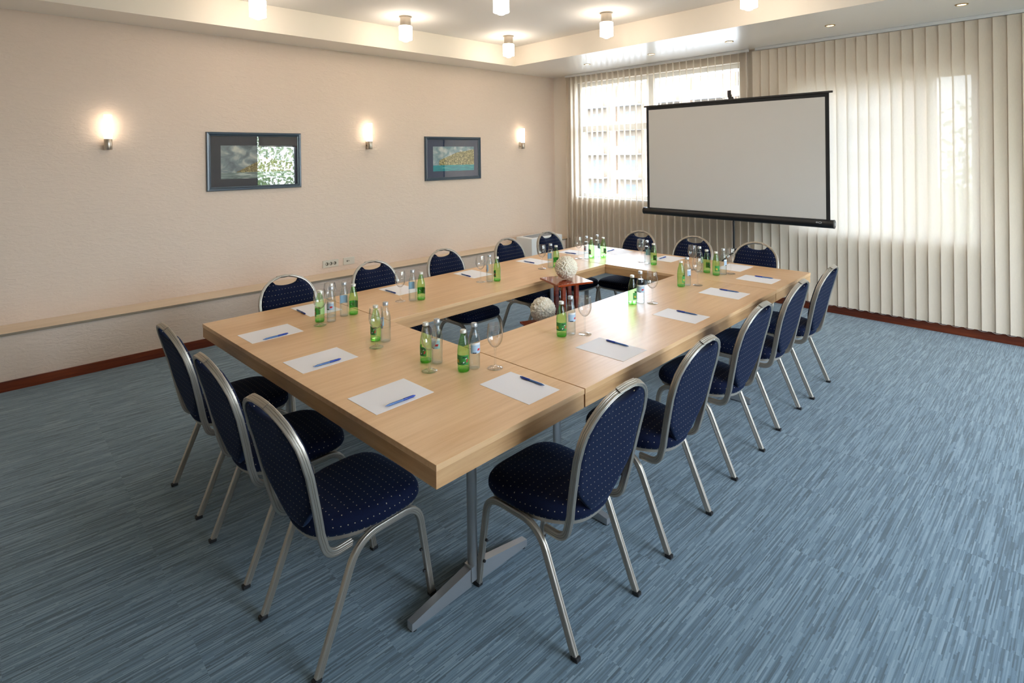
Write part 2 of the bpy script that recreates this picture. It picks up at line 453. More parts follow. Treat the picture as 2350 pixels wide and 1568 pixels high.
W1 = (1.49, 4.04, 1.07, 2.79)
W2 = (-0.69, 0.92, 0.86, 2.47)
W3 = (3.62, 4.62, 0.95, 2.42)
W_ADDED = (4.74, 5.44, 0.12, 2.78)  # unseen opening added to bring daylight onto the picture wall's far end
W4 = (0.5, 2.34, 0.95, 2.78)
bm = bmesh.new(); wall_with_holes(bm, 'x', XW, XW + 0.25, YB - 0.25, YW + 0.2, 0, 3.4, [W1, W2])
struct('wall_window', bm, M['wall2'])
bm = bmesh.new(); box(bm, XB - 0.2, XW, YW, YW + 0.2, 0, 3.4)
struct('wall_left', bm, M['wall'])
bm = bmesh.new(); wall_with_holes(bm, 'y', YB - 0.25, YB, XB - 0.2, XW, 0, 3.4, [W3, W4, W_ADDED])
struct('wall_right', bm, M['wall2'])
bm = bmesh.new(); box(bm, XB - 0.2, XB, YB, YW, 0, 3.4)
struct('wall_back', bm, M['wall2'])
# raised ceiling and the lower border round it
CX0, CX1, CY0, CY1 = -2.2, 4.201, -2.7, 3.988
bm = bmesh.new(); box(bm, XB - 0.2, XW + 0.25, YB - 0.25, YW + 0.2, ZC, ZC + 0.25)
struct('ceiling', bm, M['ceil'])
bm = bmesh.new()
def ringbox(x0, x1, y0, y1):
    vs = [bm.verts.new((x, y, z)) for z in (ZS, ZC - 0.001) for y in (y0, y1) for x in (x0, x1)]
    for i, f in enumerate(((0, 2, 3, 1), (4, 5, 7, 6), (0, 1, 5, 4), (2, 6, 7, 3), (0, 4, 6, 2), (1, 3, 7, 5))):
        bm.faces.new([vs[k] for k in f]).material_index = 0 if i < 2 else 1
ringbox(XB, CX0, YB, YW); ringbox(CX1, XW, YB, YW)
ringbox(CX0, CX1, YB, CY0); ringbox(CX0, CX1, CY1, YW)
struct('ceiling_border', bm, [M['soffit'], M['cove']])

# boxed-in dado with a ledge board, under the pictures
bm = bmesh.new(); box(bm, XB, XW, YF, YW, 0, 0.414)
struct('wall_dado', bm, M['wall'])
bm = bmesh.new(); box(bm, XB, XW, YF - 0.012, YW, 0.414, 0.434, bev=0.003)
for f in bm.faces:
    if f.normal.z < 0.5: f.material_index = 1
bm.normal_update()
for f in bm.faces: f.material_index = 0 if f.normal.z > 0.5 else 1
struct('trim_1', bm, [M['ledge'], M['ledge_edge_shaded']])
bm = bmesh.new(); box(bm, XB, XW, YF - 0.014, YF, 0, 0.078, bev=0.003); struct('baseboard_left', bm, M['base'])
bm = bmesh.new(); box(bm, XW - 0.014, XW, YB, YF - 0.014, 0, 0.085, bev=0.003); struct('baseboard_window', bm, m_wood('baseboard_wood_cross', srgb(70, 24, 8)[:3], srgb(104, 42, 16)[:3], srgb(132, 62, 28)[:3], 0.35, 1.5, axis=1))
bm = bmesh.new(); box(bm, XB, XW - 0.014, YB, YB + 0.014, 0, 0.078); struct('baseboard_right', bm, M['base'])

# windows
def window(name, axis, pos, hole, mull, trans, m=None):
    a0, a1, z0, z1 = hole
    bm = bmesh.new()
    def b(p0, p1, q0, q1, bev=0.004):
        if axis == 'x': box(bm, pos, pos + 0.07, p0, p1, q0, q1, bev=bev)
        else: box(bm, p0, p1, pos, pos + 0.07, q0, q1, bev=bev)
    w = 0.055
    b(a0, a1, z0, z0 + w); b(a0, a1, z1 - w, z1); b(a0, a0 + w, z0 + w, z1 - w); b(a1 - w, a1, z0 + w, z1 - w)
    for mu, hw in mull: b(mu - hw, mu + hw, z0 + w, z1 - w)
    for tz, hw in trans: b(a0 + w, a1 - w, tz - hw, tz + hw)
    fr = struct(name, bm, m or M['upvc'])
    bm = bmesh.new()
    if axis == 'x': box(bm, pos + 0.032, pos + 0.036, a0 + 0.02, a1 - 0.02, z0 + 0.02, z1 - 0.02)
    else: box(bm, a0 + 0.02, a1 - 0.02, pos + 0.032, pos + 0.036, z0 + 0.02, z1 - 0.02)
    obj('pane', bm, M['pane_dim' if axis == 'x' else 'pane'], fr)
    bm = bmesh.new()
    if axis == 'x': box(bm, XW - 0.004, pos, a0, a1, z0 - 0.02, z0 + 0.002)
    else: box(bm, a0, a1, pos + 0.07, YB + 0.02, z0 - 0.02, z0 + 0.002)
    obj('window_sill', bm, M['upvc'], fr)
    return fr
window('window_1', 'x', XW + 0.10, W1, [(2.765, 0.06)], [(2.095, 0.045)])
window('window_2', 'x', XW + 0.10, W2, [(-0.30, 0.05)], [])
dkframe = pbr('dark_window_frame', srgb(60, 62, 66), 0.4)
window('window_3', 'y', YB - 0.17, W3, [], [], dkframe)
window('window_4', 'y', YB - 0.17, W4, [(1.42, 0.05)], [], dkframe)
window('window_added', 'y', YB - 0.17, W_ADDED, [], [], dkframe)  # added window, there for the light on far wall and carpet
# roller shade half down in window 3 (seen in the picture glass)
t3 = empty('roller_shade', (4.12, YB + 0.03, 2.0))
tag(t3, 'pale roller shade half lowered over the window opposite the pictures', 'window shade')
bm = bmesh.new()
for k in range(12):
    z = 2.0 + k * 0.038
    box(bm, -0.46, 0.46, -0.006 if k % 2 else -0.001, 0.002 if k % 2 else 0.006, z - 2.0, z - 2.0 + 0.038)
obj('shade_cloth', bm, M['vane'], t3)
bm = bmesh.new(); lathe(bm, [(0, -0.47), (0.012, -0.47), (0.012, 0.47), (0, 0.47)], 10, (0, 0, -0.01), axis='X')
obj('bottom_rod', bm, M['mahogany'], t3)
bm = bmesh.new(); lathe(bm, [(0, -0.47), (0.025, -0.47), (0.025, 0.47), (0, 0.47)], 12, (0, 0, 0.48), axis='X')
obj('roller', bm, M['white'], t3)

# ------------------------------------------------------------------ vertical blinds
def blind(name, label, y0, y1, phi, n, w=0.112):
    root = tag(empty(name, (5.448, (y0 + y1) / 2, 0)), label, 'window blind')
    bm = bmesh.new(); box(bm, -0.02, 0.02, y0 - (y0 + y1) / 2, y1 - 0.004 - (y0 + y1) / 2, ZS - 0.03, ZS - 0.0005, bev=0.002)
    obj('head_rail', bm, M['white'], root)
    # one vane mesh, slightly bowed in section
    bm = bmesh.new()
    secs = 6
    for side in (0,):
        vs = []
        for z in (0.095, 1.0, 2.0, ZS - 0.035):
            row = []
            for k in range(secs + 1):
                a = (k / secs - 0.5)
                row.append(bm.verts.new((0.0018 * (1 - (2 * a) ** 2), a * w, z)))
            vs.append(row)
        for r0, r1 in zip(vs, vs[1:]):
            for k in range(secs): bm.faces.new((r0[k], r0[k + 1], r1[k + 1], r1[k]))
    proto = obj('vane', bm, M['vane'], root, smooth=60)
    sp = (y1 - y0 - 0.05) / (n - 1)
    for i in range(n):
        o = proto if i == 0 else proto.copy()
        if i: link(o); o.parent = root
        o.location = (0, y0 + 0.025 + i * sp - (y0 + y1) / 2, 0)
        o.rotation_euler = (0, 0, phi + random.uniform(-0.02, 0.02))
    # weights and the bead chain that joins the vane bottoms
    bm = bmesh.new()
    L = y1 - y0
    pts = []
    seg = n * 6
    for k in range(seg + 1):
        f = k / seg * (n - 1)
        pts.append((0.012, -L / 2 + 0.025 + f * sp, 0.10 - 0.018 * (math.sin(PI * (f % 1.0)))))
    sweep(bm, pts, circ(0.0016, 5), (1, 0, 0))
    obj('bead_chain', bm, M['white'], root, smooth=60)
    return root
blind('vertical_blind', 'partly open cream vertical blind over the bright window left of the screen', 1.358, 4.17, R(-68), 30)
blind('vertical_blind', 'closed cream vertical blind, right part of the window wall behind the screen edge', -3.1, 1.28, R(11), 46, 0.109)

# ------------------------------------------------------------------ tables
def table(name, label, lx, ly, grain, cx, cy):
    """conference table; lx, ly in table axes, centred on cx, cy"""
    root = tag(empty(name, T(cx, cy), TY), label, 'table', 'beech conference tables set in a hollow rectangle')
    g = 0.0012
    bm = bmesh.new(); box(bm, -lx / 2 + g, lx / 2 - g, -ly / 2 + g, ly / 2 - g, ZT - 0.0215, ZT, bev=0.0015)
    obj('tabletop', bm, M['beech' if grain == 'x' else 'beech_y'], root)
    i = 0.004; th = 0.02; z0, z1 = 0.661, ZT - 0.0215
    for q in (-1, 1):
        a, b = sorted((q * (ly / 2 - i), q * (ly / 2 - i - th)))
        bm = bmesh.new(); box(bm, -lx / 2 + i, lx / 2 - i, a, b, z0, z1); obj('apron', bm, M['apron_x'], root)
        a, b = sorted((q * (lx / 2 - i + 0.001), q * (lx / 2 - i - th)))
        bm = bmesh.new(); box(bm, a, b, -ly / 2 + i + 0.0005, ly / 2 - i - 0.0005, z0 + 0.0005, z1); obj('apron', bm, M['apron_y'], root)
    # two T legs set in from the short ends
    long_y = ly > lx
    half = (ly if long_y else lx) / 2
    for s in (-1, 1):
        c = s * (half - 0.276)
        lg = bmesh.new()
        P = [(0.021 * math.cos(a) * 0.8, 0.021 * math.sin(a) * 1.15) for a in [2 * PI * k / 16 for k in range(16)]]
        if long_y: sweep(lg, [(0, c, 0.085), (0, c, 0.661)], P, (1, 0, 0))
        else: sweep(lg, [(c, 0, 0.085), (c, 0, 0.661)], [(b, a) for a, b in P], (1, 0, 0))
        leg = obj('leg', lg, M['tubeleg'], root, smooth=40)
        # foot: two tapering arms
        fb = bmesh.new()
        for d in (-1, 1):
            vs = []
            for r, h0, h1, hw in ((0.022, 0.012, 0.082, 0.018), (0.305, 0.006, 0.034, 0.015)):
                for u, v in ((-hw, h0), (hw, h0), (hw, h1), (-hw, h1)):
                    p = (d * r, c + u, v) if long_y else (c + u, d * r, v)
                    vs.append(fb.verts.new(p))
            for f in ((0, 1, 2, 3), (4, 5, 6, 7), (0, 1, 5, 4), (1, 2, 6, 5), (2, 3, 7, 6), (3, 0, 4, 7)):
                fb.faces.new([vs[k] for k in f])
        if long_y: box(fb, -0.024, 0.024, c - 0.022, c + 0.022, 0.03, 0.088)
        else: box(fb, c - 0.022, c + 0.022, -0.024, 0.024, 0.03, 0.088)
        obj('foot_bar', fb, M['tubeleg'], leg)
        gb = bmesh.new()
        for d in (-1, 1):
            q = (d * 0.29, c, 0) if long_y else (c, d * 0.29, 0)
            lathe(gb, [(0, 0), (0.014, 0), (0.014, 0.008), (0, 0.008)], 10, q)
        obj('glide', gb, M['rubber'], leg)
    return root
D = 0.782; LT = 3.81; WT = 2.222
table('conference_table', 'beech conference table forming the near short end of the rectangle', D, WT, 'x', D / 2, WT / 2)
table('conference_table', 'beech conference table forming the far short end near the screen', D, WT, 'y', LT - D / 2, WT / 2)
XM = LT / 2
table('conference_table', 'beech conference table forming the long right side of the rectangle', LT - 2 * D - 0.006, D - 0.008, 'x', XM, (D - 0.008) / 2)
table('conference_table', 'beech conference table forming the long side along the picture wall', LT - 2 * D - 0.006, D - 0.004, 'x', XM, WT - (D - 0.004) / 2)

# ------------------------------------------------------------------ banquet chair
def tube_prof(a, b, groove=True):
    """rounded rectangular extrusion, half sizes a (bending plane) x b, with grooves on its broad outer faces"""
    r = min(a, b) * 0.35
    pts = []
    for cx, cy, a0 in ((a - r, b - r, 0), (-a + r, b - r, 90), (-a + r, -b + r, 180), (a - r, -b + r, 270)):
        for k in range(4):
            an = R(a0 + k * 30)
            pts.append((cx + r * math.cos(an), cy + r * math.sin(an)))
        if groove:
            g = 0.0016
            if a0 == 0: pts += [(a * 0.34, b), (a * 0.25, b - g), (a * 0.16, b), (-a * 0.16, b), (-a * 0.25, b - g), (-a * 0.34, b)]
            if a0 == 180: pts += [(-a * 0.34, -b), (-a * 0.25, -b + g), (-a * 0.16, -b), (a * 0.16, -b), (a * 0.25, -b + g), (a * 0.34, -b)]
            if a0 == 90: pts += [(-a, b * 0.18), (-a + g, 0), (-a, -b * 0.18)]
            if a0 == 270: pts += [(a, -b * 0.18), (a - g, 0), (a, b * 0.18)]
    return pts

# profile of the back: y as a function of z
BP = [(0.40, -0.185), (0.44, -0.200), (0.50, -0.213), (0.58, -0.229), (0.68, -0.252), (0.78, -0.281), (0.86, -0.311), (0.905, -0.330), (0.93, -0.341)]
def back_y(z):
    for (z0, y0), (z1, y1) in zip(BP, BP[1:]):
        if z <= z1: return y0 + (y1 - y0) * (z - z0) / (z1 - z0)
    return BP[-1][1]
def hoop_hw(z):
    if z >= 0.72:
        t = min(1.0, (z - 0.72) / (0.899 - 0.72)); return 0.194 * (1 - t ** 2.15) ** (1 / 2.15)
    return 0.174 + 0.020 * min(1.0, max(0.0, (z - 0.42) / 0.26))

def make_chair():
    root = empty('banquet_chair')
    tag(root, 'x', 'chair', 'banquet chairs set round the conference tables')
    # side leg frames: one bent tube each
    prof = tube_prof(0.0125, 0.0095)
    for s in (-1, 1):
        x = s * 0.194
        path = fillet([(x, 0.250, 0.012), (x, 0.190, 0.385), (x, -0.075, 0.385), (x, -0.232, 0.012)], [0.075, 0.085], 8)
        bm = bmesh.new(); sweep(bm, path, prof, (0, 1, 0))
        lf = obj('leg_frame', bm, M['frame'], root, smooth=35)
        for (yy, yd) in ((0.252, 0.010), (-0.236, -0.026)):
            cb = bmesh.new(); box(cb, x - 0.0115, x + 0.0115, yy - 0.0145, yy + 0.0145, 0.0, 0.014, bev=0.003)
            obj('foot_cap', cb, M['rubber'], lf)
        for zz in (0.11, 0.20):
            t = (0.385 - zz) / 0.373
            yy = 0.190 + (0.250 - 0.190) * t - 0.0155
            bb = bmesh.new(); lathe(bb, [(0, -0.006), (0.005, -0.006), (0.006, 0.0), (0.005, 0.004), (0, 0.004)], 8, (x - s * 0.002, yy, zz), axis='Y')
            obj('stacking_bumper', bb, M['rubber'], lf)
    # back hoop
    pth = []
    left = [(-0.168, -0.085, 0.369), (-0.168, -0.150, 0.369)]
    zs = [0.45, 0.50, 0.56, 0.62, 0.68, 0.74, 0.78, 0.82, 0.85, 0.872, 0.887, 0.896]
    side = [(-hoop_hw(z), back_y(z), z) for z in zs]
    top = []
    for x in (-0.045, 0.0, 0.045):
        top.append((x, back_y(0.899), 0.899 - (0.0008 if x else 0)))
    leftpath = fillet([left[0], left[1], side[0]], [0.055], 8)[:-1]
    leftpath = [Vector((-0.168, -0.085, 0.369))] + fillet([(-0.168, -0.085, 0.369), (-0.170, -0.178, 0.369), (-0.174, back_y(0.46), 0.46)], [0.06], 8)[1:]
    half = [tuple(p) for p in leftpath] + side[1:]
    full = half + top + [(-p[0], p[1], p[2]) for p in reversed(half)]
    bm = bmesh.new(); sweep(bm, full, tube_prof(0.0135, 0.0085), (0, 0, -1))
    obj('back_frame', bm, M['frame'], root, smooth=35)
    # upholstered back panel with a hand hole left under the hoop
    out = []
    N = 60
    zb, zt = 0.425, 0.886
    def outline():
        pts = []
        # right side going up, from the bottom centre
        pts += [(0.0, zb), (0.03, zb), (0.05, zb + 0.003)]
        for t in (0.15, 0.35, 0.6, 0.85): 
            pts.append((0.05 + (0.168 - 0.05) * t, zb + 0.003 + 0.125 * t ** 1.08))
        for z in (0.575, 0.62, 0.68, 0.74, 0.775, 0.80, 0.82, 0.838):
            pts.append((hoop_hw(z) - 0.0095, z))
        pts.append((0.118, 0.862)); pts.append((0.088, 0.872))
        # scoop
        for k in range(1, 9):
            a = k / 8
            pts.append((0.080 * math.cos(a * PI / 2) + 0.004 * (1 - a), 0.870 - 0.028 * math.sin(a * PI / 2) ** 0.9))
        return pts
    rpts = outline()
    full2 = rpts + [(-x, z) for x, z in reversed(rpts[1:-1])]
    cz = 0.66
    bm = bmesh.new()
    rings = []
    spec = [(0.0, 0.0)]
    def ring(scale, dy, shrink=0.0):
        r = []
        for x, z in full2:
            xx = x * scale; zz = cz + (z - cz) * scale
            r.append(bm.verts.new((xx, back_y(zz) + dy, zz)))
        return r
    seq = [(0.0, -0.013, 'c'), (0.5, -0.0135, 0), (0.86, -0.013, 0), (0.975, -0.011, 0), (0.995, -0.006, 0), (1.0, 0.0, 0), (0.995, 0.010, 0), (0.975, 0.019, 0), (0.92, 0.027, 0), (0.80, 0.032, 0), (0.5, 0.034, 0), (0.0, 0.034, 'c')]
    prev = None
    for sc_, dy, c in seq:
        cur = [bm.verts.new((0, back_y(cz) + dy, cz))] if c == 'c' else ring(sc_, dy)
        if prev is not None:
            n = len(full2)
            for k in range(n):
                k2 = (k + 1) % n
                if len(prev) == 1: bm.faces.new((prev[0], cur[k], cur[k2]))
                elif len(cur) == 1: bm.faces.new((prev[k], prev[k2], cur[0]))
                else: bm.faces.new((prev[k], prev[k2], cur[k2], cur[k]))
        prev = cur
    obj('backrest', bm, M['back'], root, smooth=50)
    # seat cushion
    def seat_outline(sc, n=44):
        pts = []
        for k in range(n):
            a = 2 * PI * k / n
            c, s_ = math.cos(a), math.sin(a)
            e = 2 / 4.2 if s_ > 0 else 2 / 2.7
            x = 0.203 * math.copysign(abs(c) ** e, c); y = 0.2215 * math.copysign(abs(s_) ** e, s_) + 0.0185
            x *= 1 + (0.12 if y > 0.02 else 0.95) * (y - 0.02)
            pts.append((x * sc, 0.0185 + (y - 0.0185) * sc))
        return pts
    bm = bmesh.new(); prev = None
    for sc, z in ((0.0, 0.397), (0.93, 0.397), (0.975, 0.402), (1.0, 0.414), (1.0, 0.430), (0.985, 0.443), (0.95, 0.455), (0.88, 0.4635), (0.72, 0.470), (0.4, 0.475), (0.0, 0.476)):
        cur = [bm.verts.new((0, 0.0185, z))] if sc == 0 else [bm.verts.new((x, y, z)) for x, y in seat_outline(sc)]
        if prev is not None:
            n = max(len(cur), len(prev))
            for k in range(n):
                k2 = (k + 1) % n
                if len(prev) == 1: bm.faces.new((prev[0], cur[k], cur[k2]))
                elif len(cur) == 1: bm.faces.new((prev[k], prev[k2], cur[0]))
                else: bm.faces.new((prev[k], prev[k2], cur[k2], cur[k]))
        prev = cur
    obj('seat', bm, M['seat'], root, smooth=60)
    bm = bmesh.new()
    o1 = seat_outline(0.935); o2 = seat_outline(0.84)
    a = [bm.verts.new((x, y, 0.384)) for x, y in o1]; b = [bm.verts.new((x, y, 0.3968)) for x, y in o1]
    c = [bm.verts.new((x, y, 0.3968)) for x, y in o2]; d = [bm.verts.new((x, y, 0.384)) for x, y in o2]
    n = len(o1)
    for k in range(n):
        k2 = (k + 1) % n
        for p, q in ((a, b), (b, c), (c, d), (d, a)): bm.faces.new((p[k], p[k2], q[k2], q[k]))
    obj('seat_frame', bm, M['frame'], root, smooth=40)
    return root

WHERE = {
 'R1': "nearest place on the table's right side", 'R2': "second place on the table's right side",
 'R3': "middle place on the table's right side", 'R4': "fourth place on the table's right side",
 'R5': "farthest place on the table's right side",
 'E1': "nearest place at the table's near end", 'E2': "middle place at the table's near end",
 'E3': "farthest place at the table's near end",
 'F1': 'nearest place on the picture wall side', 'F2': 'second place on the picture wall side',
 'F3': 'middle place on the picture wall side', 'F4': 'fourth place on the picture wall side',
 'F5': 'farthest place on the picture wall side',
 'G1': 'left place in front of the screen', 'G2': 'middle place in front of the screen', 'G3': 'right place in front of the screen'}
CH = {'R1': (0.600, 0.007, 0), 'R2': (1.257, 0.014, 0), 'R3': (2.003, 0.040, 0), 'R4': (2.703, 0.055, 0), 'R5': (3.315, 0.038, 0),
      'E1': (-0.012, 0.54, -90 + 2.5), 'E2': (-0.006, 1.12, -90), 'E3': (0.005, 1.733, -90),
      'F1': (0.585, 2.095, 180), 'F2': (1.268, 2.095, 180), 'F3': (1.975, 2.10, 180), 'F4': (2.765, 2.10, 180), 'F5': (3.37, 2.10, 180),
      'G1': (3.715, 1.69, 90), 'G2': (3.715, 1.095, 90), 'G3': (3.715, 0.505, 90)}
chair0 = make_chair()
first = True
for k, (x, y, rz) in CH.items():
    c = chair0 if first else copy_tree(chair0)
    first = False
    c.location = T(x, y); c.rotation_euler = (0, 0, TY + R(rz))
    c['label'] = 'navy dotted banquet chair with silver frame at the ' + WHERE[k]

# ------------------------------------------------------------------ things on the table
def make_green():
    root = tag(empty('water_bottle'), 'x', 'bottle', 'green bottles on the conference tables')
    prof = [(0, 0.004), (0.019, 0.002), (0.024, 0.0), (0.0265, 0.003), (0.0275, 0.010), (0.0272, 0.05), (0.0278, 0.075), (0.0275, 0.095), (0.025, 0.115), (0.0205, 0.135),
            (0.0155, 0.152), (0.0125, 0.163), (0.0118, 0.172), (0.0135, 0.174), (0.0135, 0.177)]
    bm = bmesh.new(); lathe(bm, prof, 28); obj('bottle_body', bm, M['greenbottle'], root, smooth=60)
    bm = bmesh.new(); lathe(bm, [(0, 0.0042), (0.0255, 0.0042), (0.0262, 0.011), (0.0235, 0.0135), (0, 0.0135)], 24)
    obj('thick_base', bm, M['greenbottle'], root, smooth=40)
    bm = bmesh.new(); lathe(bm, [(0, 0.187), (0.0125, 0.187), (0.0142, 0.185), (0.0145, 0.175), (0.0145, 0.173)], 20)
    obj('cap', bm, M['cap'], root, smooth=40)
    # label with a dark swoosh, a lime dot and a red corner
    def patch(a0, a1, z0, z1, r, m, skew=0.0, name='label_mark', parent=root):
        bm = bmesh.new(); n = 10
        lo = []; hi = []
        for k in range(n + 1):
            a = R(a0 + (a1 - a0) * k / n); a2 = a + R(skew)
            lo.append(bm.verts.new((r * math.cos(a), r * math.sin(a), z0)))
            hi.append(bm.verts.new((r * math.cos(a2), r * math.sin(a2), z1)))
        for k in range(n): bm.faces.new((lo[k], lo[k + 1], hi[k + 1], hi[k]))
        return obj(name, bm, m, parent, smooth=60)
    lb = patch(-70, 70, 0.034, 0.078, 0.0281, M['greenlabel'], 0, 'label')
    patch(-10, 40, 0.040, 0.072, 0.0284, M['darkgreen'], 22, parent=lb)
    patch(44, 58, 0.046, 0.060, 0.0284, M['redmark'], 8, parent=lb)
    patch(12, 22, 0.044, 0.066, 0.0287, M['whitelabel'], 30, parent=lb)
    patch(-52, -24, 0.044, 0.058, 0.0284, M['yellowmark'], -6, parent=lb)
    return root

def make_clear():
    root = tag(empty('water_bottle'), 'x', 'bottle', 'clear bottles on the conference tables')
    prof = [(0, 0.005), (0.018, 0.003), (0.022, 0.0), (0.0245, 0.002), (0.0258, 0.008), (0.0255, 0.06), (0.0258, 0.12), (0.0245, 0.138), (0.020, 0.157),
            (0.0145, 0.172), (0.0122, 0.182), (0.0120, 0.190), (0.0135, 0.192), (0.0135, 0.195)]
    bm = bmesh.new(); lathe(bm, prof, 28); obj('bottle_body', bm, M['clearbottle'], root, smooth=60)
    bm = bmesh.new(); lathe(bm, [(0, 0.007), (0.0235, 0.007), (0.0242, 0.02), (0.0240, 0.125), (0.0225, 0.14), (0.0185, 0.156), (0, 0.156)], 24)
    obj('water', bm, M['water'], root, smooth=50)
    bm = bmesh.new(); lathe(bm, [(0, 0.208), (0.0125, 0.208), (0.0142, 0.206), (0.0146, 0.193), (0.0146, 0.191)], 20)
    obj('cap', bm, M['capgrey'], root, smooth=40)
    def patch(a0, a1, z0, z1, r, m, skew=0.0, name='label_mark', parent=root):
        bm = bmesh.new(); n = 10
        lo = []; hi = []
        for k in range(n + 1):
            a = R(a0 + (a1 - a0) * k / n); a2 = a + R(skew)
            lo.append(bm.verts.new((r * math.cos(a), r * math.sin(a), z0)))
            hi.append(bm.verts.new((r * math.cos(a2), r * math.sin(a2), z1)))
        for k in range(n): bm.faces.new((lo[k], lo[k + 1], hi[k + 1], hi[k]))
        return obj(name, bm, m, parent, smooth=60)
    lb = patch(-62, 62, 0.074, 0.122, 0.0262, M['bluelabel'], 0, 'label')
    patch(-62, 62, 0.112, 0.122, 0.0264, M['whitelabel'], 0, parent=lb)
    patch(8, 40, 0.086, 0.096, 0.0265, M['redmark'], 6, parent=lb)
    patch(-40, 0, 0.074, 0.079, 0.0265, M['darkmark'], 0, parent=lb)
    return root

def make_glass():
    root = tag(empty('wine_glass'), 'x', 'glass', 'empty wine glasses on the conference tables')
    bm = bmesh.new()
    lathe(bm, [(0, 0.0), (0.033, 0.0), (0.0352, 0.0012), (0.0345, 0.0030), (0.020, 0.0062), (0.009, 0.0095), (0.0050, 0.016), (0.0040, 0.030), (0.0038, 0.075),
               (0.0052, 0.088), (0.0072, 0.096)], 30)
    obj('stem', bm, M['glass'], root, smooth=60)
    bm = bmesh.new()
    outp = [(0.0, 0.0955), (0.0072, 0.096), (0.016, 0.101), (0.026, 0.112), (0.0335, 0.127), (0.0368, 0.145), (0.0362, 0.165), (0.0335, 0.188), (0.0310, 0.204)]
    lathe(bm, outp + [(0.0302, 0.204)] + [(max(0, r - 0.0012), z + 0.001) for r, z in reversed(outp[2:-1])] + [(0, 0.0985)], 30)
    obj('bowl', bm, M['glass'], root, smooth=60)
    return root

green0, clear0, glass0 = make_green(), make_clear(), make_glass()
# table coordinates of (green, clear, glass) at each place
POS = {
 'E1': ((0.523, 0.742), (0.550, 0.690), (0.463, 0.636)), 'E2': ((0.533, 1.192), (0.560, 1.138), (0.473, 1.092)),
 'E3': ((0.494, 1.738), (0.540, 1.684), (0.458, 1.664)),
 'F1': ((0.711, 1.726), (0.651, 1.733), (0.590, 1.795)), 'F2': ((1.205, 1.694), (1.148, 1.713), (1.081, 1.759)),
 'F3': ((1.942, 1.706), (1.884, 1.730), (1.828, 1.772)), 'F4': ((2.655, 1.700), (2.595, 1.712), (2.512, 1.740)),
 'F5': ((3.207, 1.726), (3.145, 1.735), (3.088, 1.786)),
 'G1': ((3.300, 1.655), (3.285, 1.712), None), 'G2': ((3.285, 1.115), (3.275, 1.172), (3.323, 1.262)),
 'G3': ((3.275, 0.625), (3.265, 0.682), (3.310, 0.765)),
 'R5': ((3.232, 0.528), (3.292, 0.495), (3.355, 0.462)), 'R4': ((2.698, 0.554), (2.758, 0.536), (2.810, 0.480)),
 'R3': ((2.053, 0.563), (2.108, 0.536), (2.155, 0.476)), 'R2': ((1.246, 0.500), (1.302, 0.481), (1.355, 0.426)),
 'R1': ((0.571, 0.525), (0.626, 0.512), (0.689, 0.440))}
used = [False, False, False]
TXT = ('slim green water bottle with pale cap at the ', 'clear glass water bottle with blue label at the ', 'empty stemmed wine glass at the ')
for k, trio in POS.items():
    for i, (proto, p) in enumerate(zip((green0, clear0, glass0), trio)):
        if p is None: continue
        o = proto if not used[i] else copy_tree(proto)
        used[i] = True
        o.location = T(p[0], p[1], ZT + 0.0006)
        # labels turned this way and that, mostly towards the sitter
        base = {'R': -90, 'E': 180, 'F': 90, 'G': 0}[k[0]]
        o.rotation_euler = (0, 0, TY + R(base + random.uniform(-60, 60)) if k not in ('R1', 'R2') else TY + R(-150 + 40 * i))
        o['label'] = TXT[i] + WHERE[k]

# writing paper: corner box in table coordinates (x0, y0, x1, y1)
PAPER = {'E1': (0.060, 0.440, 0.335, 0.652), 'E2': (0.055, 1.037, 0.337, 1.245), 'E3': (0.060, 1.630, 0.342, 1.836),
 'R1': (0.515, 0.072, 0.705, 0.358), 'R2': (1.150, 0.050, 1.360, 0.335), 'R3': (1.920, 0.066, 2.108, 0.342), 'R4': (2.605, 0.098, 2.808, 0.378), 'R5': (3.195, 0.090, 3.392, 0.358),
 'F1': (0.502, 1.870, 0.716, 2.155), 'F2': (1.168, 1.896, 1.372, 2.170), 'F3': (1.880, 1.902, 2.090, 2.170), 'F4': (2.610, 1.880, 2.815, 2.150), 'F5': (3.215, 1.890, 3.420, 2.160),
 'G1': (3.470, 1.600, 3.752, 1.810), 'G2': (3.476, 1.050, 3.752, 1.262), 'G3': (3.476, 0.432, 3.752, 0.640)}
for k, (x0, y0, x1, y1) in PAPER.items():
    bm = bmesh.new(); lx, ly = (x1 - x0) / 2, (y1 - y0) / 2
    box(bm, -lx, lx, -ly, ly, 0, 0.0008)
    o = obj('paper_sheet', bm, M['paper']); o.location = T((x0 + x1) / 2, (y0 + y1) / 2, ZT + 0.0002); o.rotation_euler = (0, 0, TY + R(random.uniform(-1, 1)))
    tag(o, 'blank white sheet of paper lying at the ' + WHERE[k], 'paper', 'blank sheets on the conference tables')

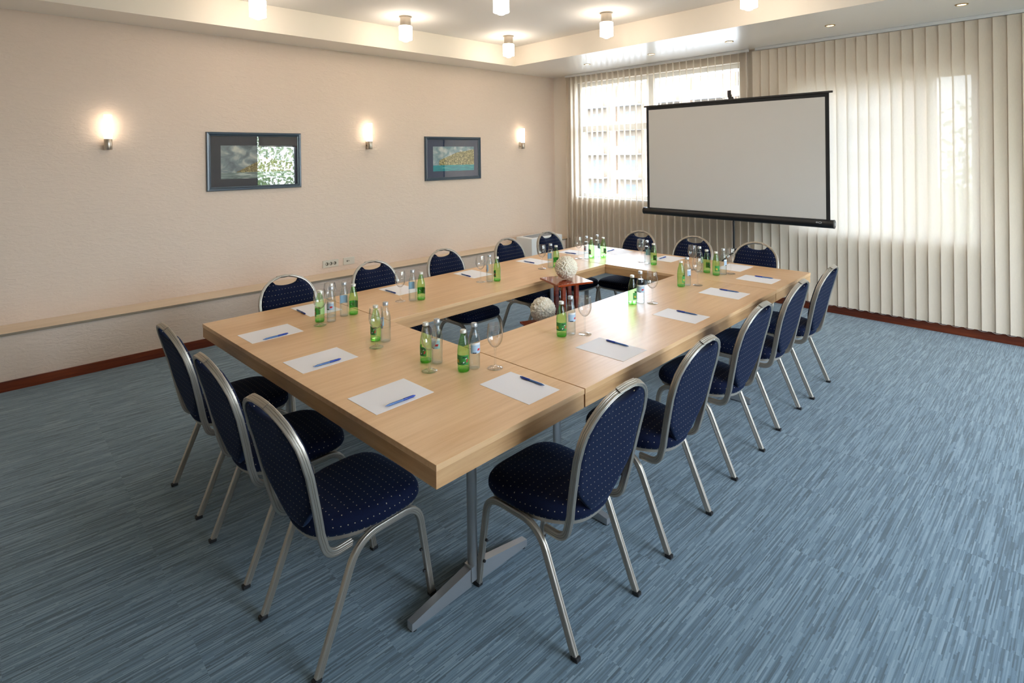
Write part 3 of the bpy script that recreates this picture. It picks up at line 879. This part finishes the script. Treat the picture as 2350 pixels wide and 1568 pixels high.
def make_pen():
    root = tag(empty('ballpoint_pen'), 'x', 'pen', 'pens lying on the sheets of paper')
    bm = bmesh.new(); lathe(bm, [(0, -0.070), (0.0009, -0.070), (0.0034, -0.058), (0.0043, -0.050), (0.0043, 0.012)], 12, (0, 0, 0.0048), axis='X')
    obj('barrel', bm, M['penclear'], root, smooth=50)
    bm = bmesh.new(); lathe(bm, [(0.0043, 0.012), (0.0048, 0.013), (0.0048, 0.060), (0.0034, 0.064), (0.0022, 0.070), (0, 0.070)], 12, (0, 0, 0.0048), axis='X')
    obj('pen_cap', bm, M['pen'], root, smooth=50)
    bm = bmesh.new(); box(bm, 0.020, 0.060, 0.0045, 0.0062, 0.0032, 0.0064, bev=0.0004); obj('clip', bm, M['pen'], root)
    return root
PEN = {'E1': (0.120, 0.468, 0.256, 0.464), 'E2': (0.124, 1.069, 0.258, 1.068), 'E3': (0.121, 1.640, 0.260, 1.646),
 'R1': (0.685, 0.140, 0.685, 0.278), 'R2': (1.334, 0.140, 1.338, 0.274), 'R3': (2.076, 0.130, 2.084, 0.268), 'R4': (2.781, 0.167, 2.781, 0.300), 'R5': (3.375, 0.142, 3.371, 0.276),
 'F1': (0.508, 2.075, 0.500, 1.941), 'F2': (1.180, 2.093, 1.178, 1.960), 'F3': (1.906, 2.095, 1.890, 1.955), 'F4': (2.645, 2.076, 2.638, 1.942), 'F5': (3.243, 2.074, 3.249, 1.945),
 'G1': (3.560, 1.790, 3.690, 1.797), 'G2': (3.530, 1.200, 3.668, 1.206)}
pen0 = make_pen(); first = True
for k, (x0, y0, x1, y1) in PEN.items():
    o = pen0 if first else copy_tree(pen0); first = False
    o.location = T((x0 + x1) / 2, (y0 + y1) / 2, ZT + 0.0010)
    o.rotation_euler = (0, 0, TY + math.atan2(y1 - y0, x1 - x0))
    o['label'] = 'blue ballpoint pen lying on the sheet at the ' + WHERE[k]

# ------------------------------------------------------------------ flower stands in the middle
def stand(cx, cy, h, bw, rz, label, postr=0.062):
    root = tag(empty('flower_stand', T(cx, cy), TY + R(rz)), label, 'plant stand')
    bm = bmesh.new(); box(bm, -bw / 2, bw / 2, -bw / 2, bw / 2, h - 0.014, h, bev=0.002)
    obj('top_board', bm, M['mahogany'], root)
    for sx in (-1, 1):
        for sy in (-1, 1):
            bm = bmesh.new(); q = 0.014
            box(bm, sx * postr - q, sx * postr + q, sy * postr - q, sy * postr + q, 0.02, h - 0.014, bev=0.002)
            obj('leg', bm, M['mahogany'], root)
    bm = bmesh.new(); box(bm, -0.08, 0.08, -0.08, 0.08, 0, 0.02, bev=0.003)
    obj('foot_board', bm, M['mahogany'], root)
    return root
def flower_ball(cx, cy, cz, r, seed, label):
    from mathutils import noise
    o_ = Vector((seed * 7.3, seed * 3.1, seed * 1.7))
    bm = bmesh.new()
    bmesh.ops.create_icosphere(bm, subdivisions=6, radius=1.0)
    for v in bm.verts:
        d = v.co.normalized()
        w = Vector((noise.noise(d * 3 + o_), noise.noise(d * 3 - o_), noise.noise(d * 3 + o_ * 2))) * 0.55
        q = d + w
        f1 = 1 - min(1, abs(noise.noise(q * 3.0 + o_)) * 2.4)      # ruffled petal edges
        f2 = 1 - min(1, abs(noise.noise(q * 6.0 - o_)) * 2.2)
        h = 0.80 + 0.17 * f1 ** 1.4 + 0.07 * f2
        v.co = d * r * h + Vector((0, 0, r * 0.97))
    o = obj('flower_ball', bm, M['petal'], None, smooth=180)
    o.location = T(cx, cy, cz - r + 0.0045)
    return tag(o, label, 'flower decoration')
stand(2.17, 1.205, 0.785, 0.29, -22, 'taller mahogany flower stand with square top between the tables', 0.055)
flower_ball(2.175, 1.207, 0.873, 0.086, 3, 'cream flower ball on the taller mahogany stand')
stand(1.925, 1.225, 0.505, 0.25, -22, 'lower mahogany flower stand nearer the camera between the tables', 0.042)
flower_ball(1.935, 1.232, 0.600, 0.093, 5, 'cream flower ball on the lower mahogany stand')

# ------------------------------------------------------------------ projection screen on a tripod
XS = 4.9
scr = tag(empty('projection_screen', (XS, 1.35, 0)), 'large white projection screen with black border on a tripod before the blinds', 'projection screen')
Y0, Y1 = 0.345 - 1.35, 2.385 - 1.35
bm = bmesh.new(); box(bm, -0.003, 0.0, Y0 + 0.035, Y1 - 0.032, 1.055, 2.245)
obj('screen_sheet', bm, M['sheet'], scr)
bm = bmesh.new()
box(bm, -0.0035, 0.0015, Y0, Y0 + 0.035, 1.02, 2.285); box(bm, -0.0035, 0.0015, Y1 - 0.032, Y1, 1.02, 2.285)
box(bm, -0.0035, 0.0015, Y0 + 0.035, Y1 - 0.032, 2.245, 2.285); box(bm, 0.0005, 0.0015, Y0 + 0.035, Y1 - 0.032, 1.02, 2.245)
obj('black_border', bm, M['blackmat'], scr)
bm = bmesh.new(); box(bm, -0.012, 0.012, Y0 - 0.033, Y1 + 0.028, 2.280, 2.300, bev=0.004)
obj('top_bar', bm, M['black'], scr)
bm = bmesh.new(); lathe(bm, [(0, Y0 - 0.02), (0.040, Y0 - 0.02), (0.042, Y0 - 0.01), (0.042, Y1 + 0.03), (0.040, Y1 + 0.04), (0, Y1 + 0.04)], 24, (0.01, 0, 1.012), axis='Y')
case = obj('screen_case', bm, M['black'], scr, smooth=40)
for yy, s in ((Y0 - 0.02, -1), (Y1 + 0.04, 1)):
    bm = bmesh.new(); lathe(bm, [(0, yy), (0.043, yy), (0.043, yy + s * 0.014), (0.030, yy + s * 0.018), (0, yy + s * 0.018)], 24, (0.01, 0, 1.012), axis='Y')
    obj('end_cap', bm, M['black'], case, smooth=40)
bm = bmesh.new(); lathe(bm, [(0, Y0 - 0.0395), (0.018, Y0 - 0.0395), (0.018, Y0 - 0.038)], 16, (0.01, 0, 1.012), axis='Y'); obj('cap_disc', bm, M['grey'], case)
# maker's mark: a small pointed blot and a ring
bm = bmesh.new()
def face_pt(y, z):    # on the front of the tube
    dz = z - 1.012; return (0.01 - math.sqrt(max(0, 0.0425 ** 2 - dz * dz)) - 0.0004, y, z)
yc, zc_ = 0.428 - 1.35, 1.024
n = 20
ro = [bm.verts.new(face_pt(yc + 0.017 * math.cos(2 * PI * k / n), zc_ + 0.010 * math.sin(2 * PI * k / n))) for k in range(n)]
ri = [bm.verts.new(face_pt(yc + 0.011 * math.cos(2 * PI * k / n), zc_ + 0.0055 * math.sin(2 * PI * k / n))) for k in range(n)]
for k in range(n): bm.faces.new((ro[k], ro[(k + 1) % n], ri[(k + 1) % n], ri[k]))
bm.faces.new([bm.verts.new(face_pt(yc + 0.020, zc_ - 0.006)), bm.verts.new(face_pt(yc + 0.020, zc_ + 0.006)), bm.verts.new(face_pt(yc + 0.030, zc_ + 0.009)), bm.verts.new(face_pt(yc + 0.040, zc_ + 0.001)), bm.verts.new(face_pt(yc + 0.032, zc_ - 0.006))])
obj('maker_mark', bm, M['grey'], case)
PY = 1.335 - 1.35
bm = bmesh.new(); sweep(bm, [(0.07, PY, 0.28), (0.07, PY, 2.33)], circ(0.0125, 12), (1, 0, 0))
pole = obj('pole', bm, M['black'], scr, smooth=40)
bm = bmesh.new(); box(bm, 0.0, 0.085, PY - 0.012, PY + 0.012, 2.300, 2.318); box(bm, 0.0, 0.02, PY - 0.02, PY + 0.02, 2.318, 2.35)
box(bm, 0.03, 0.085, PY - 0.02, PY + 0.02, 1.0, 1.03)
obj('hook', bm, M['black'], scr)
bm = bmesh.new(); box(bm, -0.004, 0.004, PY - 0.02, PY + 0.02, 2.345, 2.395, bev=0.002); obj('hanging_loop', bm, M['black'], scr)
bm = bmesh.new(); box(bm, 0.05, 0.09, PY - 0.03, PY + 0.03, 0.60, 0.66, bev=0.006)
obj('clamp', bm, M['black'], scr)
for a in (90, 210, 330):
    bm = bmesh.new(); c, s = math.cos(R(a)), math.sin(R(a))
    sweep(bm, fillet([(0.07, PY, 0.62), (0.07 + c * 0.14, PY + s * 0.14, 0.50), (0.07 + c * 0.42, PY + s * 0.42, 0.012)], [0.08], 5), [(0.008, 0.006), (-0.008, 0.006), (-0.008, -0.006), (0.008, -0.006)], (0, 0, 1))
    lg = obj('leg', bm, M['black'], scr, smooth=30)
    bm = bmesh.new(); lathe(bm, [(0, 0), (0.014, 0), (0.013, 0.022), (0, 0.022)], 10, (0.07 + c * 0.42, PY + s * 0.42, 0)); obj('rubber_foot', bm, M['rubber'], lg)

# ------------------------------------------------------------------ ceiling lamps, spots, wall lamps
def make_pendant():
    root = tag(empty('ceiling_lamp'), 'x', 'ceiling lamp', 'cylinder lamps on the raised ceiling')
    bm = bmesh.new(); lathe(bm, [(0, 0), (0.066, 0), (0.066, -0.006), (0.055, -0.010), (0.055, -0.100), (0, -0.100)], 28)
    obj('lamp_base', bm, M['chrome'], root, smooth=40)
    bm = bmesh.new(); lathe(bm, [(0.050, -0.100), (0.066, -0.101), (0.068, -0.104), (0.068, -0.240), (0.064, -0.2405), (0.050, -0.236), (0.040, -0.238), (0.032, -0.256), (0.018, -0.263), (0, -0.264)], 28)
    obj('lamp_shade', bm, M['lampglass'], root, smooth=40)
    return root
p0 = make_pendant(); first = True
PN = {(2, 2): 'farthest, above the far end of the picture wall side', (1, 2): 'second from the left in the row near the picture wall', (0, 2): 'leftmost, in the row near the picture wall',
      (2, 1): 'middle lamp of the row nearest the screen', (1, 1): 'cut by the top frame edge above the table centre', (2, 0): 'rightmost, cut by the top frame edge above the screen'}
for i, x in enumerate((0.70, 2.183, 3.655)):
    for j, y in enumerate((0.57, 2.045, 3.522)):
        if (i, j) in ((0, 0), (0, 1), (1, 0)): 
            lab = 'frosted cylinder ceiling lamp above the near part of the room, out of frame'
        else: lab = 'frosted cylinder ceiling lamp ' + PN[(i, j)]
        o = p0 if first else copy_tree(p0); first = False
        o.location = (x, y, ZC - 0.0005); o['label'] = lab
def make_spot():
    root = tag(empty('recessed_spotlight'), 'x', 'spotlight', 'small recessed spots over the blinds')
    bm = bmesh.new(); lathe(bm, [(0.045, 0.0), (0.045, -0.004), (0.036, -0.007), (0.030, -0.004), (0.030, 0.0)], 24); obj('trim_ring', bm, M['spotring'], root, smooth=40)
    bm = bmesh.new(); lathe(bm, [(0.030, -0.0015), (0, -0.0015)], 24); obj('lens', bm, M['spot'], root)
    return root
s0 = make_spot(); first = True
for i, (y, nm) in enumerate(((3.255, 'leftmost, nearest the picture wall'), (2.27, 'second from the left'), (1.30, 'middle of the row'), (0.31, 'fourth from the left'), (-0.675, 'rightmost of those in view'))):
    o = s0 if first else copy_tree(s0); first = False
    o.location = (4.84, y, ZS - 0.0003); o['label'] = 'round recessed ceiling spotlight above the blinds, ' + nm
def make_sconce():
    root = tag(empty('wall_lamp'), 'x', 'wall lamp', 'tube lamps on the picture wall')
    bm = bmesh.new(); box(bm, -0.02, 0.02, -0.004, 0.0, -0.04, 0.06, bev=0.001)
    sweep(bm, [(0, -0.004, 0.0), (0, -0.05, 0.0)], circ(0.010, 10), (1, 0, 0)); obj('wall_bracket', bm, M['chrome'], root)
    bm = bmesh.new(); lathe(bm, [(0, -0.045), (0.028, -0.045), (0.030, -0.042), (0.030, 0.045), (0.028, 0.048), (0, 0.048)], 24, (0, -0.065, 0)); obj('lamp_base', bm, M['chrome'], root, smooth=40)
    bm = bmesh.new(); lathe(bm, [(0, 0.048), (0.029, 0.048), (0.029, 0.255), (0.0, 0.2555)], 24, (0, -0.065, 0)); obj('lamp_shade', bm, M['sconceglass'], root, smooth=40)
    return root
w0 = make_sconce(); first = True
for x, nm in ((-0.245, 'left of both pictures'), (2.247, 'between the two pictures'), (4.75, 'right of both pictures, nearest the blinds')):
    o = w0 if first else copy_tree(w0); first = False
    o.location = (x, YW, 1.85); o['label'] = 'lit frosted tube wall lamp ' + nm

# ------------------------------------------------------------------ pictures
def picture(x0, x1, z0, z1, px0, px1, pz0, pz1, mat, paint, label):
    cx, cz = (x0 + x1) / 2, (z0 + z1) / 2
    root = tag(empty('framed_picture', (cx, YW, cz)), label, 'picture', 'framed seascapes on the left wall')
    hw, hh = (x1 - x0) / 2, (z1 - z0) / 2
    prof = [(0, 0), (0, 0.018), (0.006, 0.026), (0.020, 0.024), (0.030, 0.016), (0.038, 0.014), (0.040, 0.009), (0.040, 0.0)]   # (inward, out from wall)
    bm = bmesh.new(); rings = []
    for sx, sz in ((-1, -1), (1, -1), (1, 1), (-1, 1)):
        rings.append([bm.verts.new((sx * (hw - a), -b, sz * (hh - a))) for a, b in prof])
    for k in range(4):
        A, B = rings[k], rings[(k + 1) % 4]
        for i in range(len(prof)):
            j = (i + 1) % len(prof); bm.faces.new((A[i], A[j], B[j], B[i]))
    obj('frame', bm, M['picframe'], root)
    bm = bmesh.new(); box(bm, -hw + 0.038, hw - 0.038, -0.006, -0.001, -hh + 0.038, hh - 0.038); obj('mount', bm, mat, root)
    bm = bmesh.new(); box(bm, px0 - cx, px1 - cx, -0.0075, -0.0062, pz0 - cz, pz1 - cz); obj('painting', bm, paint, root)
    bm = bmesh.new(); box(bm, -hw + 0.039, hw - 0.039, -0.0105, -0.009, -hh + 0.039, hh - 0.039); obj('glass', bm, M['picglass'], root)
picture(0.530, 1.452, 1.40, 1.976, 0.660, 1.362, 1.515, 1.845, M['mat1'], M['paint0'], 'framed stormy coast painting in dark mount, left of the two pictures')
picture(3.050, 3.975, 1.398, 1.966, 3.180, 3.860, 1.517, 1.838, M['mat2'], M['paint1'], 'framed turquoise coast painting in blue mount, right of the two pictures')

# ------------------------------------------------------------------ sockets
def socket(x0, x1, label, name, n):
    z0, z1 = 0.492, 0.572
    root = tag(empty(name, ((x0 + x1) / 2, YW, (z0 + z1) / 2)), label, 'wall socket')
    hw = (x1 - x0) / 2
    bm = bmesh.new(); box(bm, -hw, hw, -0.010, 0, -0.04, 0.04, bev=0.003); obj('cover_plate', bm, M['offwhite'], root)
    if n == 3:
        for k in (-1, 0, 1):
            bm = bmesh.new(); lathe(bm, [(0.0205, -0.011), (0.0195, -0.0095), (0.017, -0.0102), (0, -0.0102)], 20, (k * 0.046, 0, 0), axis='Y'); f = obj('outlet', bm, M['holes'], root)
            bm = bmesh.new(); box(bm, k * 0.046 - 0.013, k * 0.046 - 0.002, -0.0115, -0.0101, -0.010, 0.012); obj('outlet_insert', bm, M['offwhite'], f)
    else:
        bm = bmesh.new(); box(bm, -0.030, -0.016, -0.0112, -0.0100, -0.008, 0.010); obj('data_port', bm, M['holes'], root)
        bm = bmesh.new(); box(bm, -0.008, 0.002, -0.0112, -0.0100, -0.003, 0.007); obj('data_port', bm, M['holes'], root)
socket(1.684, 1.868, 'cream triple power socket on the left wall above the ledge', 'power_socket', 3)
socket(1.928, 2.064, 'cream data socket on the left wall, right of the triple power socket', 'data_socket', 1)

# ------------------------------------------------------------------ fan coil unit in the corner
root = tag(empty('fan_coil_unit', (4.70, YF - 0.17, 0)), 'white floor-standing fan coil unit in the far left corner behind the chairs', 'heater')
bm = bmesh.new(); box(bm, -0.34, 0.28, -0.15, 0.155, 0.10, 0.575, bev=0.008); obj('casing', bm, M['white'], root)
bm = bmesh.new(); box(bm, -0.30, 0.24, -0.12, 0.12, 0, 0.10); obj('base', bm, M['white'], root)
bm = bmesh.new()
for k in range(10): box(bm, -0.26, 0.20, -0.09 + k * 0.02, -0.082 + k * 0.02, 0.575, 0.580)
obj('air_grille', bm, M['grey'], root)
bm = bmesh.new(); box(bm, 0.16, 0.235, -0.152, -0.150, 0.485, 0.50); obj('badge', bm, M['darkmark'], root)

# ------------------------------------------------------------------ outside: flats, trees
GZ = -5.0
bm = bmesh.new(); box(bm, -60, 120, -90, 110, GZ - 0.3, GZ); struct('ground', bm, M['ground'])
BX = 58.0
b = tag(empty('apartment_building', (BX, 45, GZ)), 'cream apartment block with white balconies seen through the left window', 'building')
bm = bmesh.new(); box(bm, 0, 12, -35, 30, 0, 15.4); obj('wall', bm, M['facade'], b)
wm = bmesh.new(); box(wm, -0.03, 0.02, -0.9, 0.9, 0, 2.1); wo = obj('window', wm, M['extglass'], b)
fm = bmesh.new(); box(fm, -1.3, 0, -1.8, 1.8, -0.15, 0.0); box(fm, -1.3, -1.2, -1.8, 1.8, 0.0, 0.95); fo = obj('balcony', fm, M['parapet'], b)
pm = bmesh.new(); box(pm, -0.25, 0.0, -0.45, 0.45, 0, 15.6); po = obj('pilaster', pm, M['facade2'], b)
fw = True
for c in range(12):
    y = -32 + c * 5.2
    for fl in range(5):
        z = 0.6 + fl * 3.05
        o = wo if fw else wo.copy(); q = fo if fw else fo.copy()
        if not fw: link(o); link(q)
        fw = False
        o.location = (0, y, z + 0.1); q.location = (0, y, z)
for c in range(12):
    o = po if c == 0 else po.copy()
    if c: link(o)
    o.location = (0, -34.6 + c * 5.2, 0)

def tree(x, y, h, r, seed, leafmat, label):
    random.seed(seed)
    root = tag(empty('garden_tree', (x, y, GZ)), label, 'tree', 'trees in the garden outside')
    bm = bmesh.new(); sweep(bm, [(0, 0, 0), (0.1, 0.05, h * 0.35), (0.0, 0.15, h * 0.7)], circ(0.16, 8), (1, 0, 0)); obj('trunk', bm, M['bark'], root, smooth=60)
    bm = bmesh.new()
    for i in range(6500):
        a, zz, rr = random.uniform(0, 2 * PI), random.uniform(-1, 1), random.random() ** 0.45
        s = math.sqrt(1 - zz * zz)
        c = Vector((s * math.cos(a) * r * rr, s * math.sin(a) * r * rr, h * 0.72 + zz * r * 1.1 * rr))
        c += Vector((math.sin(c.z * 2.1 + c.y), math.cos(c.x * 1.7), 0)) * 0.25
        u = Vector((random.gauss(0, 1), random.gauss(0, 1), random.gauss(0, 1))).normalized()
        v = u.cross(Vector((random.gauss(0, 1), random.gauss(0, 1), random.gauss(0, 1)))).normalized()
        sz = random.uniform(0.045, 0.085)
        bm.faces.new([bm.verts.new(c + u * sz), bm.verts.new(c + v * sz * 0.5), bm.verts.new(c - u * sz), bm.verts.new(c - v * sz * 0.5)])
    obj('crown', bm, leafmat, root)
tree(11.5, -1.0, 7.6, 2.2, 11, M['leaf2'], 'pale green tree outside the right window of the blinds wall')
tree(5.6, -9.0, 8.2, 2.6, 13, M['leaf2'], 'pale leafy tree outside the window opposite the pictures')
tree(0.2, -11.5, 8.0, 2.5, 14, M['leaf'], 'dark green tree outside the wider window opposite the pictures')

# ------------------------------------------------------------------ daylight
w = bpy.data.worlds.new('world'); SC.world = w; w.use_nodes = True
nt = w.node_tree; nt.nodes.clear()
out = nt.nodes.new('ShaderNodeOutputWorld'); bg = nt.nodes.new('ShaderNodeBackground'); sky = nt.nodes.new('ShaderNodeTexSky')
sky.sky_type = 'NISHITA'; sky.sun_disc = False; sky.sun_elevation = R(42); sky.sun_rotation = R(250); sky.air_density = 1.0; sky.dust_density = 2.5; sky.ozone_density = 1.0
mixn = nt.nodes.new('ShaderNodeMix'); mixn.data_type = 'RGBA'; mixn.inputs[0].default_value = 0.6
mixn.inputs[7].default_value = (9.4, 10.5, 12.2, 1)
nt.links.new(sky.outputs[0], mixn.inputs[6]); nt.links.new(mixn.outputs[2], bg.inputs[0]); nt.links.new(bg.outputs[0], out.inputs[0])
SKY = 0.92
bg.inputs[1].default_value = SKY
sd = bpy.data.lights.new('sun', 'SUN'); sd.energy = 2.6; sd.angle = R(0.6); sd.color = (1.0, 0.95, 0.87)
so = link(bpy.data.objects.new('sun', sd)); so.rotation_euler = Vector((-0.62, 0.30, 0.72)).to_track_quat('Z', 'Y').to_euler()
# light portals in the window openings (they only guide sampling of the real sky)
def portal(loc, rot, sx, sy):
    l = bpy.data.lights.new('window_portal', 'AREA'); l.shape = 'RECTANGLE'; l.size = sx; l.size_y = sy
    l.cycles.is_portal = True
    o = link(bpy.data.objects.new('window_portal', l)); o.location = loc; o.rotation_euler = rot
portal((XW + 0.24, (W1[0] + W1[1]) / 2, (W1[2] + W1[3]) / 2), (R(90), 0, R(90)), W1[1] - W1[0], W1[3] - W1[2])
portal((XW + 0.24, (W2[0] + W2[1]) / 2, (W2[2] + W2[3]) / 2), (R(90), 0, R(90)), W2[1] - W2[0], W2[3] - W2[2])
for Wn in (W3, W4, W_ADDED):
    portal(((Wn[0] + Wn[1]) / 2, YB - 0.24, (Wn[2] + Wn[3]) / 2), (R(90), 0, 0), Wn[1] - Wn[0], Wn[3] - Wn[2])

# ------------------------------------------------------------------ camera
cam = bpy.data.cameras.new('camera'); co = link(bpy.data.objects.new('camera', cam)); SC.camera = co
cam.sensor_fit = 'HORIZONTAL'; cam.sensor_width = 36.0; cam.lens = 1281.147 / 2350 * 36.0
cam.shift_y = -426.8657 / 2350; cam.clip_start = 0.05; cam.clip_end = 400
yw, pt, rl = R(46.4848), R(-0.0784), R(-0.6976)
fwv = Vector((math.cos(yw) * math.cos(pt), math.sin(yw) * math.cos(pt), math.sin(pt)))
rt = Vector((math.sin(yw), -math.cos(yw), 0)); up = rt.cross(fwv)
r2 = rt * math.cos(rl) + up * math.sin(rl); u2 = up * math.cos(rl) - rt * math.sin(rl)
mw = Matrix((r2, u2, -fwv)).transposed().to_4x4(); mw.translation = (-1.0307, -1.4508, 1.7194)
co.matrix_world = mw

# ------------------------------------------------------------------ view
SC.view_settings.view_transform = 'Standard'; SC.view_settings.look = 'None'
SC.view_settings.exposure = 1.54; SC.view_settings.gamma = 1.0; SC.view_settings.use_curve_mapping = False
cy = SC.cycles
cy.use_denoising = True; cy.use_adaptive_sampling = True; cy.adaptive_threshold = 0.045; cy.time_limit = 1100
cy.max_bounces = 8; cy.diffuse_bounces = 4; cy.glossy_bounces = 4; cy.transmission_bounces = 6; cy.transparent_max_bounces = 24
cy.caustics_reflective = False; cy.caustics_refractive = False; cy.sample_clamp_indirect = 6.0; cy.use_light_tree = True
